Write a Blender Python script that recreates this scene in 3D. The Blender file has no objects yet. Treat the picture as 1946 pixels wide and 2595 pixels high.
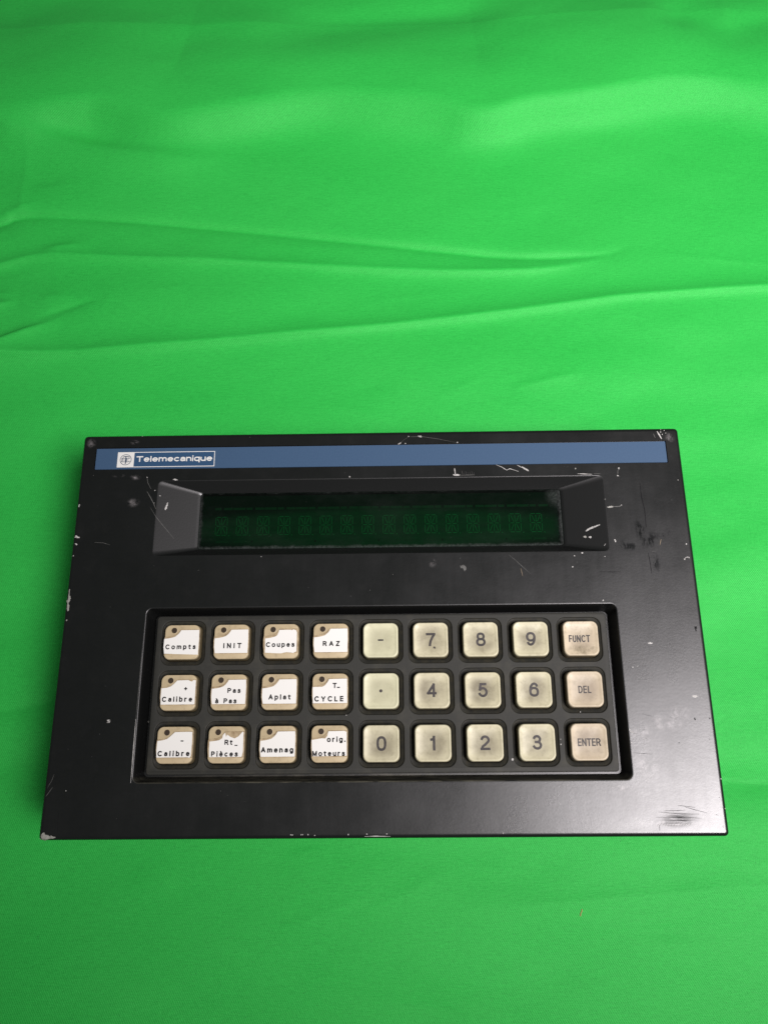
import bpy, math, random
import numpy as np
from mathutils import Matrix, Vector
from mathutils.geometry import tessellate_polygon

S = 0.001                      # everything below is written in millimetres
TOP = 43.0                     # height of the terminal's face above the cloth
scene = bpy.context.scene
COL = scene.collection

# ------------------------------------------------------------------ camera
R = [[0.9998144413585535, -0.006973166822327206, -0.017957109883040428],
     [-0.012091644925245403, -0.9528416943641613, -0.3032268088481547],
     [-0.015001831883739565, 0.3033876734900441, -0.9527492034110616]]
cam_d = bpy.data.cameras.new('camera')
cam_d.sensor_fit = 'HORIZONTAL'; cam_d.sensor_width = 36.0
cam_d.lens = 2034.5 / 1946.0 * 36.0
cam_d.clip_start = 0.01; cam_d.clip_end = 50.0
cam = bpy.data.objects.new('camera', cam_d); COL.objects.link(cam)
m = Matrix(((R[0][0], -R[1][0], -R[2][0]), (R[0][1], -R[1][1], -R[2][1]), (R[0][2], -R[1][2], -R[2][2])))
cam.matrix_world = Matrix.Translation((6.485 * S, -54.287 * S, (306.675 + TOP) * S)) @ m.to_4x4()
scene.camera = cam

# ------------------------------------------------------------------ light: dim room + ceiling lamps
world = bpy.data.worlds.new('World'); scene.world = world
world.use_nodes = True
bg = world.node_tree.nodes['Background']
bg.inputs[0].default_value = (0.88, 0.96, 0.92, 1); bg.inputs[1].default_value = 0.09

def area(name, loc, target, sx, sy, power, col):
    l = bpy.data.lights.new(name, 'AREA'); l.shape = 'RECTANGLE'; l.size = sx; l.size_y = sy
    l.energy = power; l.color = col
    o = bpy.data.objects.new(name, l); COL.objects.link(o); o.location = loc
    o.rotation_euler = (Vector(target) - Vector(loc)).to_track_quat('-Z', 'Y').to_euler()
    return o
area('ceiling_lamp', (0.53, -0.19, 1.00), (0.14, 0.20, 0.0), 0.38, 0.52, 2.65, (1.0, 0.938, 0.955)).data.spread = math.radians(58)   # beam narrowed on purpose, to darken the cloth away from the aim point

scene.view_settings.view_transform = 'Standard'
scene.view_settings.look = 'None'
scene.view_settings.exposure = 0.0
scene.view_settings.gamma = 1.0
scene.render.engine = 'CYCLES'

# ------------------------------------------------------------------ helpers
def tag(o, label=None, category=None, group=None, kind=None):
    if label: o['label'] = label
    if category: o['category'] = category
    if group: o['group'] = group
    if kind: o['kind'] = kind
    return o

class MB:
    """collects vertices (mm) and faces, links them as one mesh object"""
    def __init__(s): s.v = []; s.f = []; s.mi = []
    def add(s, vs, fs, mi=0):
        n = len(s.v); s.v += [tuple(p) for p in vs]
        s.f += [tuple(i + n for i in f) for f in fs]; s.mi += [mi] * len(fs)
    def ring(s, a, b, mi=0):            # strip between two closed rings given outer -> inner
        n = len(a); s.add(list(a) + list(b), [(i, (i + 1) % n, n + (i + 1) % n, n + i) for i in range(n)], mi)
    def cap(s, a, mi=0): s.add(a, [tuple(range(len(a)))], mi)
    def poly(s, loops, z, mi=0):        # polygon with holes
        vs = [Vector((x, y, 0)) for lp in loops for (x, y) in lp]
        tris = tessellate_polygon([[Vector((x, y, 0)) for (x, y) in lp] for lp in loops])
        out = []
        for t in tris:
            a, b, c = (vs[i] for i in t)
            if (b - a).cross(c - a).z < 0: t = (t[0], t[2], t[1])
            out.append(t)
        s.add([(v.x, v.y, z) for v in vs], out, mi)
    def mesh(s, name, smooth=None):
        me = bpy.data.meshes.new(name)
        me.from_pydata([(x * S, y * S, z * S) for x, y, z in s.v], [], s.f)
        me.polygons.foreach_set('material_index', s.mi)
        import bmesh
        bm = bmesh.new(); bm.from_mesh(me); bmesh.ops.remove_doubles(bm, verts=bm.verts, dist=2e-6)
        bm.to_mesh(me); bm.free()
        if smooth is not None:
            me.shade_smooth(); me.set_sharp_from_angle(angle=math.radians(smooth))
        me.update(); return me

def link(name, me, mats, parent=None, loc=(0, 0, 0)):
    if not isinstance(mats, (list, tuple)): mats = [mats]
    if not me.materials:
        for mt in mats: me.materials.append(mt)
    o = bpy.data.objects.new(name, me); COL.objects.link(o)
    o.location = tuple(c * S for c in loc)
    if parent: o.parent = parent
    return o

def rr(cx, cy, hx, hy, r, z=None, n=8):
    """rounded rectangle, counter-clockwise"""
    pts = []
    for q, (sx, sy) in enumerate(((1, 1), (-1, 1), (-1, -1), (1, -1))):
        for k in range(n + 1):
            a = math.radians(90 * q + 90 * k / n)
            pts.append((cx + sx * (hx - r) + r * math.cos(a), cy + sy * (hy - r) + r * math.sin(a)))
    return pts if z is None else [(x, y, z) for x, y in pts]

def nd(nt, t, **kw):
    n = nt.nodes.new(t)
    for k, v in kw.items():
        if k.startswith('i_'):
            key = k[2:].replace('_', ' ')
            n.inputs[int(key) if key.isdigit() else key].default_value = v
        else: setattr(n, k, v)
    return n

def mat(name, col, rough=0.5, spec=0.5):
    mt = bpy.data.materials.new(name); mt.use_nodes = True
    b = mt.node_tree.nodes['Principled BSDF']
    b.inputs['Base Color'].default_value = (*col, 1); b.inputs['Roughness'].default_value = rough
    b.inputs['Specular IOR Level'].default_value = spec
    return mt, mt.node_tree, b

def math_n(nt, op, a, b=None, clamp=False):
    n = nt.nodes.new('ShaderNodeMath'); n.operation = op; n.use_clamp = clamp
    for i, v in enumerate((a, b)):
        if v is None: continue
        if hasattr(v, 'links'): nt.links.new(v, n.inputs[i])
        else: n.inputs[i].default_value = v
    return n.outputs[0]

def mixc(nt, fac, a, b):
    n = nt.nodes.new('ShaderNodeMix'); n.data_type = 'RGBA'
    for i, v in ((0, fac), (6, a), (7, b)):
        if hasattr(v, 'links'): nt.links.new(v, n.inputs[i])
        elif i == 0: n.inputs[0].default_value = v
        else: n.inputs[i].default_value = (*v, 1)
    return n.outputs[2]

def coords(nt, scale=(1, 1, 1), rand=False):
    """object coordinates in millimetres"""
    tc = nt.nodes.new('ShaderNodeTexCoord')
    mp = nt.nodes.new('ShaderNodeVectorMath'); mp.operation = 'MULTIPLY'
    mp.inputs[1].default_value = tuple(1000 * s for s in scale)
    nt.links.new(tc.outputs['Object'], mp.inputs[0]); out = mp.outputs[0]
    if rand:
        oi = nt.nodes.new('ShaderNodeObjectInfo')
        ad = nt.nodes.new('ShaderNodeVectorMath'); ad.operation = 'ADD'
        mu = math_n(nt, 'MULTIPLY', oi.outputs['Random'], 97.0)
        nt.links.new(out, ad.inputs[0]); nt.links.new(mu, ad.inputs[1]); out = ad.outputs[0]
    return out

def noise(nt, vec, scale, detail=4, rough=0.55, lo=0.0, hi=1.0, dist=0.0):
    n = nt.nodes.new('ShaderNodeTexNoise'); n.inputs['Scale'].default_value = scale
    n.inputs['Detail'].default_value = detail; n.inputs['Roughness'].default_value = rough
    n.inputs['Distortion'].default_value = dist
    nt.links.new(vec, n.inputs['Vector'])
    mr = nt.nodes.new('ShaderNodeMapRange'); mr.clamp = True
    mr.inputs['From Min'].default_value = lo; mr.inputs['From Max'].default_value = hi
    nt.links.new(n.outputs['Fac'], mr.inputs['Value'])
    return mr.outputs['Result']

def blob(nt, vec, cx, cy, rx, ry, rot=0.0, soft=1.0):
    """soft elliptical mask, 1 in the centre"""
    mp = nt.nodes.new('ShaderNodeMapping'); mp.vector_type = 'TEXTURE'
    mp.inputs['Location'].default_value = (cx, cy, 0); mp.inputs['Rotation'].default_value = (0, 0, math.radians(rot))
    mp.inputs['Scale'].default_value = (rx, ry, 1e6)
    nt.links.new(vec, mp.inputs['Vector'])
    ln = nt.nodes.new('ShaderNodeVectorMath'); ln.operation = 'LENGTH'; nt.links.new(mp.outputs[0], ln.inputs[0])
    mr = nt.nodes.new('ShaderNodeMapRange'); mr.interpolation_type = 'SMOOTHSTEP'
    mr.inputs['From Min'].default_value = 1.0; mr.inputs['From Max'].default_value = 1.0 - soft
    nt.links.new(ln.outputs['Value'], mr.inputs['Value'])
    return mr.outputs['Result']

def bump(nt, bsdf, h, strength, dist_mm):
    b = nt.nodes.new('ShaderNodeBump'); b.inputs['Strength'].default_value = strength
    b.inputs['Distance'].default_value = dist_mm * S
    nt.links.new(h, b.inputs['Height']); nt.links.new(b.outputs[0], bsdf.inputs['Normal'])

# ------------------------------------------------------------------ materials
def make_black_paint():
    mt, nt, b = mat('black_satin_paint', (0.005, 0.0055, 0.0053), 0.4, 0.75)
    v = coords(nt)
    grain = noise(nt, v, 1.1, 3, 0.6)
    cloud = noise(nt, v, 0.035, 5, 0.6, 0.3, 0.7)
    streak = noise(nt, coords(nt, (0.30, 0.02, 1)), 1.0, 4, 0.6, 0.35, 0.75)
    fine = noise(nt, coords(nt, (0.5, 1.6, 1)), 0.5, 6, 0.7, 0.3, 0.8)
    # dark rubbed marks that kill the shine
    rag = noise(nt, coords(nt, (1.0, 0.42, 1)), 0.55, 6, 0.75, 0.43, 0.57)
    dark = None
    for args in ((103.0, 34.5, 4.0, 9.5, 8), (106.0, 30.5, 8.5, 5.5, 20), (95.6, 27.9, 3.5, 5.5, 5), (113.0, 33.0, 4.5, 4.5, 0), (107.5, 22.0, 3.0, 8.0, 5), (98.2, 28.0, 7, 3.2, 0)):
        m_ = blob(nt, v, *args, soft=0.9); dark = m_ if dark is None else math_n(nt, 'MAXIMUM', dark, m_)
    dark = math_n(nt, 'MULTIPLY', dark, rag)
    scuff = math_n(nt, 'MULTIPLY', blob(nt, v, 105.5, -72.8, 9.0, 3.4, 6, soft=1.0), noise(nt, coords(nt, (0.12, 1.9, 1)), 1.3, 5, 0.75, 0.36, 0.62))
    dark = math_n(nt, 'MAXIMUM', dark, math_n(nt, 'MULTIPLY', scuff, 1.0, True))
    # pale dusty smears
    rag2 = noise(nt, v, 0.38, 8, 0.78, 0.45, 0.72, 0.35)
    pale = None
    for args in ((102.4, -38.6, 3.6, 3.0, 20), (108.5, -36.8, 7, 4.5, 12), (105, -40, 9, 2.8, 5), (96.8, -43, 3.2, 4.6, 0), (93.4, -43.6, 2.6, 5.0, 0), (96.5, -54, 7, 8, 0), (87.0, -62.0, 5.5, 2.2, 0),
                 (-119.6, 74.8, 2.4, 2.6, 0), (-99.8, 48.6, 3.2, 2.4, 0), (-101.6, 75, 2.6, 1.3, 0), (-107.0, 60.4, 3.2, 1.0, 0), (20.5, 22.2, 2.2, 2.4, 0), (119, 74, 2.6, 2.6, 0), (-100, 59.5, 3, 1.5, 0),
                 (101, -73.8, 20, 1.6, 0)):
        m_ = blob(nt, v, *args, soft=1.0); pale = m_ if pale is None else math_n(nt, 'MAXIMUM', pale, m_)
    pale = math_n(nt, 'MULTIPLY', pale, rag2)
    haze = math_n(nt, 'MULTIPLY', noise(nt, v, 0.12, 6, 0.65, 0.55, 0.85), 0.35)
    c1 = mixc(nt, math_n(nt, 'MULTIPLY', grain, 0.6), (0.0036, 0.0044, 0.0040), (0.0075, 0.0078, 0.0080))
    c1 = mixc(nt, math_n(nt, 'MULTIPLY', haze, 0.35), c1, (0.04, 0.038, 0.037))
    c1 = mixc(nt, pale, c1, (0.30, 0.28, 0.28))
    c1 = mixc(nt, dark, c1, (0.004, 0.005, 0.005))
    nt.links.new(c1, b.inputs['Base Color'])
    r = math_n(nt, 'ADD', 0.245, math_n(nt, 'MULTIPLY', cloud, 0.085))
    r = math_n(nt, 'ADD', r, math_n(nt, 'MULTIPLY', streak, 0.02))
    r = math_n(nt, 'ADD', r, math_n(nt, 'MULTIPLY', dark, 0.14))
    nt.links.new(r, b.inputs['Roughness'])
    sp = math_n(nt, 'SUBTRACT', 0.84, math_n(nt, 'MULTIPLY', dark, 0.70))
    sp = math_n(nt, 'SUBTRACT', sp, math_n(nt, 'MULTIPLY', fine, 0.10))
    nt.links.new(sp, b.inputs['Specular IOR Level'])
    bump(nt, b, math_n(nt, 'ADD', grain, math_n(nt, 'MULTIPLY', noise(nt, v, 3.0, 2, 0.5), 0.5)), 0.25, 0.05)
    return mt
M_paint = make_black_paint()

def make_recess_paint():
    mt, nt, b = mat('recess_black_paint', (0.004, 0.0045, 0.0045), 0.36, 0.9)
    v = coords(nt)
    g = noise(nt, v, 1.3, 4, 0.6)
    dirt = noise(nt, coords(nt, (0.12, 0.5, 1)), 1.0, 6, 0.7, 0.38, 0.65)
    low = blob(nt, v, 0, -58.3, 130, 2.4, soft=0.6)
    dirt = math_n(nt, 'MULTIPLY', dirt, low)
    c = mixc(nt, g, (0.0026, 0.0032, 0.0028), (0.0050, 0.0050, 0.0052))
    c = mixc(nt, math_n(nt, 'MULTIPLY', dirt, 0.8), c, (0.14, 0.13, 0.095))
    nt.links.new(c, b.inputs['Base Color'])
    bump(nt, b, g, 0.25, 0.05)
    return mt
M_recess = make_recess_paint()
M_housing = mat('black_housing_metal', (0.015, 0.015, 0.015), 0.5)[0]

def make_rubber():
    mt, nt, b = mat('grey_keypad_plastic', (0.040, 0.040, 0.037), 0.62, 0.35)
    v = coords(nt); g = noise(nt, v, 1.6, 4, 0.65); d = noise(nt, v, 0.11, 6, 0.65, 0.5, 0.8)
    c = mixc(nt, g, (0.026, 0.0265, 0.022), (0.040, 0.040, 0.035))
    c = mixc(nt, math_n(nt, 'MULTIPLY', d, 0.5), c, (0.085, 0.080, 0.060))
    nt.links.new(c, b.inputs['Base Color']); bump(nt, b, g, 0.3, 0.06)
    return mt
M_rubber = make_rubber()
def make_pocket():
    mt, nt, b = mat('dark_key_pocket', (0.022, 0.022, 0.018), 0.6, 0.3)  # slightly darker than the plate, with olive mottling
    v = coords(nt); g = noise(nt, v, 0.5, 5, 0.7, 0.4, 0.75)
    nt.links.new(mixc(nt, g, (0.022, 0.0225, 0.019), (0.044, 0.040, 0.026)), b.inputs['Base Color'])
    return mt
M_pocket = make_pocket()

def make_key(name, base, worn, amt, grime, smudge=None):
    mt, nt, b = mat(name, base, 0.42, 0.5)
    v = coords(nt, rand=True); vo = coords(nt)
    n1 = noise(nt, v, 0.13, 5, 0.55, 0.22, 0.62); n2 = noise(nt, v, 0.55, 6, 0.7, 0.5, 0.75); fine = noise(nt, v, 2.5, 3, 0.6)
    cen = blob(nt, vo, 0.2, -0.1, 7.6, 7.4, soft=0.62)  # worn middle; the lighter rim also paints in the edge highlight
    c = mixc(nt, math_n(nt, 'MULTIPLY', math_n(nt, 'MULTIPLY', n1, cen), amt), base, worn)
    if smudge:
        sm = math_n(nt, 'MULTIPLY', blob(nt, vo, *smudge, soft=0.8), noise(nt, v, 0.45, 7, 0.75, 0.38, 0.66))
        c = mixc(nt, math_n(nt, 'MULTIPLY', sm, 0.8), c, (0.13, 0.105, 0.055))
    gr = math_n(nt, 'MULTIPLY', math_n(nt, 'MULTIPLY', n2, 0.6), grime)
    c = mixc(nt, gr, c, (0.16, 0.13, 0.07))
    c = mixc(nt, math_n(nt, 'MULTIPLY', fine, 0.12), c, worn)
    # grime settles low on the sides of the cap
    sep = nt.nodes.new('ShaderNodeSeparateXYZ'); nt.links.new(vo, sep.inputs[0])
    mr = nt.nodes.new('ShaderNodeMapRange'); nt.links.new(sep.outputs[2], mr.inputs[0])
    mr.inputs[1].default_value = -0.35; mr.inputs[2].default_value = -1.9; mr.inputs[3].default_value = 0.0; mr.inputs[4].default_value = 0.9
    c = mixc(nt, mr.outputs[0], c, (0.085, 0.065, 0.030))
    nt.links.new(c, b.inputs['Base Color'])
    nt.links.new(math_n(nt, 'ADD', 0.33, math_n(nt, 'MULTIPLY', n1, 0.18)), b.inputs['Roughness'])
    bump(nt, b, n2, 0.12, 0.08)
    return mt
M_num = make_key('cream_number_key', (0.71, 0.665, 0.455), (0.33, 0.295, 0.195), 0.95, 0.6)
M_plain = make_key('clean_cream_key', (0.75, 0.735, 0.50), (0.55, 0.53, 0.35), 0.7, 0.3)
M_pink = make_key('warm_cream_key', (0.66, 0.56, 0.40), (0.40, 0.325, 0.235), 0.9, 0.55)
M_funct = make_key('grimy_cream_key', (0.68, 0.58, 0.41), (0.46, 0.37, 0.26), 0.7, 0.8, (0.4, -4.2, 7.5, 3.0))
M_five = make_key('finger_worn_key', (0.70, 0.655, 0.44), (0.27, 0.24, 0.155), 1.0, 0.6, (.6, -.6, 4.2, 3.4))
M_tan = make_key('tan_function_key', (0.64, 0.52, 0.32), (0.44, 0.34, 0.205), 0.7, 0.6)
def make_cover():
    mt, nt, b = mat('yellowed_label_cover', (0.50, 0.40, 0.27), 0.22, 0.5)
    v = coords(nt, rand=True)
    nt.links.new(mixc(nt, noise(nt, v, 0.4, 4, 0.6, 0.4, 0.7), (0.58, 0.46, 0.29), (0.27, 0.185, 0.10)), b.inputs['Base Color'])
    return mt
M_cover = make_cover()
def make_paper():
    mt, nt, b = mat('white_label_paper', (0.90, 0.88, 0.80), 0.5, 0.3)
    v = coords(nt, rand=True)
    st = math_n(nt, 'MULTIPLY', noise(nt, v, 0.35, 5, 0.7, 0.62, 0.80), 0.25)
    nt.links.new(mixc(nt, st, (0.96, 0.95, 0.90), (0.66, 0.56, 0.36)), b.inputs['Base Color'])
    return mt
M_paper = make_paper()
M_ink = mat('dark_grey_ink', (0.040, 0.037, 0.036), 0.5, 0.3)[0]
M_ink2 = mat('label_ink', (0.018, 0.017, 0.017), 0.6, 0.2)[0]
def make_worn_ink():
    mt, nt, b = mat('worn_number_ink', (0.05, 0.045, 0.045), 0.5, 0.4)
    v = coords(nt, rand=True)
    nt.links.new(mixc(nt, noise(nt, v, 0.5, 5, 0.7, 0.35, 0.75), (0.030, 0.027, 0.028), (0.085, 0.072, 0.068)), b.inputs['Base Color'])
    return mt
M_worn = make_worn_ink()
M_hole = mat('led_hole_shade', (0.055, 0.040, 0.028), 0.3, 0.5)[0]  # dark colour painted in for the shade inside the hole
def make_blue():
    mt, nt, b = mat('blue_printed_strip', (0.055, 0.125, 0.25), 0.42, 0.5)
    v = coords(nt); g = noise(nt, v, 1.4, 4, 0.7)
    nt.links.new(mixc(nt, g, (0.036, 0.080, 0.155), (0.058, 0.112, 0.198)), b.inputs['Base Color'])
    bump(nt, b, g, 0.15, 0.04)
    return mt
M_blue = make_blue()
M_bluedark = mat('logo_ink_blue', (0.028, 0.060, 0.110), 0.45)[0]
M_logo_panel = mat('logo_panel_blue', (0.030, 0.080, 0.165), 0.42)[0]
M_white = mat('white_print', (0.80, 0.80, 0.76), 0.5)[0]
def make_bare(name, c0, c1, rough, metal):
    mt, nt, b = mat(name, c0, rough); b.inputs['Metallic'].default_value = metal
    v = coords(nt)
    nt.links.new(mixc(nt, noise(nt, v, 1.0, 4, 0.7, 0.35, 0.7), c0, c1), b.inputs['Base Color'])
    return mt
M_bare = make_bare('bare_scratched_metal', (0.62, 0.61, 0.58), (0.32, 0.31, 0.29), 0.55, 0.0)
M_chip = make_bare('pale_primer', (0.40, 0.40, 0.36), (0.22, 0.21, 0.19), 0.6, 0.0)
M_dim = make_bare('dull_scratch', (0.14, 0.14, 0.13), (0.06, 0.06, 0.055), 0.6, 0.0)
M_tanmark = mat('tan_scratch', (0.22, 0.17, 0.11), 0.6)[0]
M_darkmark = mat('dark_rub_mark', (0.010, 0.010, 0.011), 0.75, 0.15)[0]
M_smear = mat('pale_rub_mark', (0.24, 0.23, 0.22), 0.45)[0]

# ------------------------------------------------------------------ the terminal
term = bpy.data.objects.new('operator_terminal', None); COL.objects.link(term)
term.empty_display_size = 0.02
term.location = (0, 0, 0)
tag(term, 'black scratched keypad terminal with blue strip, green display and cream keys on green cloth', 'control panel')

BEV = [(0.0, 0.0), (0.45, -0.06), (0.85, -0.25), (1.2, -0.58), (1.42, -1.0), (1.5, -1.6)]   # (out from face edge, z)
BX, BY = 123.0, 78.4
def bez_z(x, y):
    """height of the terminal's painted skin at x, y"""
    z = 0.0
    d = max(abs(x) - (BX - 1.5), abs(y) - (BY - 1.5))
    if d > 0:
        xs = [a for a, _ in BEV]; zs = [b for _, b in BEV]; z = float(np.interp(d, xs, zs))
    if -90.4 < x < 90.4 and 26 < y < 58:
        t = min((90.4 - abs(x)) / 16.8, (y - 26) / 4.0, (58 - y) / 4.2)
        z = -4.6 * min(1.0, max(0.0, t))
    elif -91 < x < 91 and -59.4 < y < 5.5:
        if -87 < x < 87 and -56.4 < y < 2.5: z = -3.0
        else:
            t = min((91 - abs(x)) / 2.5, (y + 59.4) / 2.5, (5.5 - y) / 2.5); z = -6.5 * min(1.0, max(0.0, t))
    return z

def fillet(mb, cx, cy, hx, hy, r, down, f=0.45, mi=0):
    """rounded lip of a hole (hx, hy at the face) turning down; returns the last ring"""
    prev = rr(cx, cy, hx, hy, r, TOP)
    for k in (1, 2, 3):
        a = math.radians(down * k / 3)
        i = f * math.sin(a); z = -f * (1 - math.cos(a))
        ring = rr(cx, cy, hx - i, hy - i, max(r - i, 0.1), TOP + z); mb.ring(prev, ring, mi); prev = ring
    return prev

fp = MB()
outer = rr(0, 0, BX - 1.5, BY - 1.5, 1.0)
hole_disp = rr(0, 42, 90.4, 16.0, 2.2)
hole_keys = rr(0, -26.95, 91, 32.45, 2.6)
hole_strip = rr(0, 67.85, 117.35, 4.85, 0.35, n=3)
def hole(cx, cy, hx, hy, r, n=8):
    a, b = rr(cx, cy, hx + .3, hy + .3, r + .3, TOP, n), rr(cx, cy, hx, hy, r, TOP, n); fp.ring(a, b); return [p[:2] for p in a][::-1]
fp.ring(rr(0, 0, BX - 1.5, BY - 1.5, 0.7, TOP), rr(0, 0, BX - 1.8, BY - 1.8, 0.5, TOP))
fp.poly([rr(0, 0, BX - 1.8, BY - 1.8, 0.5), hole(0, 42, 90.4, 16.0, 2.2), hole(0, -26.95, 91, 32.45, 2.6), hole(0, 67.85, 117.35, 4.85, 0.35, 3)], TOP)
prev = rr(0, 0, BX - 1.5, BY - 1.5, 0.7, TOP)
for o_, z_ in BEV[1:]:
    ring = rr(0, 0, BX - 1.5 + o_, BY - 1.5 + o_, 0.7 + o_ * .6, TOP + z_); fp.ring(ring, prev); prev = ring
ring = rr(0, 0, BX, BY, 1.6, TOP - 8); fp.ring(ring, prev); fp.cap(ring[::-1])
# display recess: wide sloping ends, narrow top and bottom
prev = fillet(fp, 0, 42, 90.4, 16.0, 2.2, 16, 0.9, mi=1)
dn = rr(0, 41.9, 74.2, 12.2, 1.3, TOP - 4.45)
def between(a, b, t): return [tuple(p + (q - p) * t for p, q in zip(u, v)) for u, v in zip(a, b)]
s0, s1 = between(prev, dn, 0.05), between(prev, dn, 0.95)
fp.ring(prev, s0, 1); fp.ring(s0, s1, 1); fp.ring(s1, dn, 1); b2 = rr(0, 41.9, 73.7, 11.9, 1.2, TOP - 4.75); fp.ring(dn, b2, 1)
b3 = rr(0, 41.9, 73.5, 11.8, 1.1, TOP - 7.9); fp.ring(b2, b3, 1)
# keypad recess
prev = fillet(fp, 0, -26.95, 91, 32.45, 2.6, 60, 0.5, mi=1)
b4 = rr(0, -26.95, 88.5, 30.2, 1.6, TOP - 6.5); s0 = between(prev, b4, .08); fp.ring(prev, s0, 1); fp.ring(s0, b4, 1)
fp.cap(rr(0, -26.95, 88.5, 30.2, 1.6, TOP - 6.5), 1)
# slot for the strip
a_ = rr(0, 67.85, 117.35, 4.85, 0.35, TOP, n=3); c_ = rr(0, 67.85, 117.35, 4.85, 0.35, TOP - 0.7, n=3)
fp.ring(a_, c_, 1); fp.cap(c_, 1)
faceplate = link('faceplate', fp.mesh('faceplate', 35), [M_paint, M_recess], term)

hs = MB()
t1 = rr(0, 0, 112, 67, 3, TOP - 8.1); t0 = rr(0, 0, 112, 67, 3, 0.6); hs.ring(t0, t1); hs.cap(t0[::-1]); hs.cap(t1)
link('rear_housing', hs.mesh('rear_housing', 35), M_housing, term)

# ---- blue strip and logo
sp = MB()
t1 = rr(0, 67.8, 117.0, 4.55, 0.25, TOP - 0.12, n=3); t0 = rr(0, 67.8, 117.05, 4.6, 0.25, TOP - 0.69, n=3)
sp.ring(t0, t1); sp.cap(t1)
strip = link('nameplate_strip', sp.mesh('nameplate_strip', 30), M_blue, term)
ZS = TOP - 0.12

def stroke(mb, pts, w, z, taper=False, th=0.0):
    """flat ribbon along pts; z is a number or a function of x, y"""
    zf = z if callable(z) else (lambda x, y: z)
    dense = []
    for (a, b) in zip(pts, pts[1:]):
        n = max(1, int(math.dist(a, b) / 0.8))
        dense += [(a[0] + (b[0] - a[0]) * k / n, a[1] + (b[1] - a[1]) * k / n) for k in range(n)]
    dense.append(pts[-1]); N = len(dense); L = []; Rr = []
    for i, p in enumerate(dense):
        q0 = dense[max(i - 1, 0)]; q1 = dense[min(i + 1, N - 1)]
        dx, dy = q1[0] - q0[0], q1[1] - q0[1]; l = math.hypot(dx, dy) or 1
        ww = w / 2
        if taper:
            t = i / max(N - 1, 1); ww *= (0.35 + 0.65 * math.sin(math.pi * min(max(t, 0.06), 0.94))) * (0.75 + 0.5 * random.random())
        nx, ny = -dy / l * ww, dx / l * ww
        L.append((p[0] + nx, p[1] + ny)); Rr.append((p[0] - nx, p[1] - ny))
    vs = [(x, y, zf(x, y)) for x, y in L] + [(x, y, zf(x, y)) for x, y in Rr]
    mb.add(vs, [(N + i, N + i + 1, i + 1, i) for i in range(N - 1)])

def disc(mb, x, y, r, z, n=16, jag=0.0):
    zf = z if callable(z) else (lambda x, y: z)
    pts = []
    for k in range(n):
        a = 2 * math.pi * k / n; q = r * (1 + jag * (random.random() - 0.5) * 2)
        px, py = x + q * math.cos(a), y + q * math.sin(a); pts.append((px, py, zf(px, py)))
    mb.cap(pts)

# ---- lettering: plain stroke capitals, small letters and figures, capital height 1
def _a(cx, cy, rx, ry, a0, a1, n=14):
    return [(cx + rx * math.cos(math.radians(a0 + (a1 - a0) * k / n)), cy + ry * math.sin(math.radians(a0 + (a1 - a0) * k / n))) for k in range(n + 1)]
def _o(cx, cy, rx, ry, p=2.3, n=28):
    out = []
    for k in range(n + 1):
        a = 2 * math.pi * k / n; c, s = math.cos(a), math.sin(a)
        out.append((cx + rx * math.copysign(abs(c) ** (2 / p), c), cy + ry * math.copysign(abs(s) ** (2 / p), s)))
    return out
def _c(pts, n=2):
    for _ in range(n):
        q = [pts[0]]
        for a, b in zip(pts, pts[1:]): q += [(a[0] * .75 + b[0] * .25, a[1] * .75 + b[1] * .25), (a[0] * .25 + b[0] * .75, a[1] * .25 + b[1] * .75)]
        pts = q + [pts[-1]]
    return pts
_six = [_o(.28, .32, .27, .32), [(.50, .80)] + _a(.31, .72, .21, .28, 35, 90, 6) + _a(.31, .42, .30, .58, 95, 180, 10)]
_e = [[(.02, .38), (.50, .38)], _a(.26, .36, .25, .36, 4, 318, 18)]
_la = [[(.05, .54)] + _a(.25, .51, .20, .21, 150, 0, 10) + [(.45, .0)], [(.45, .42), (.26, .40)] + _a(.20, .21, .19, .19, 80, 270, 10) + [(.34, .05), (.45, .18)]]
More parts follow.
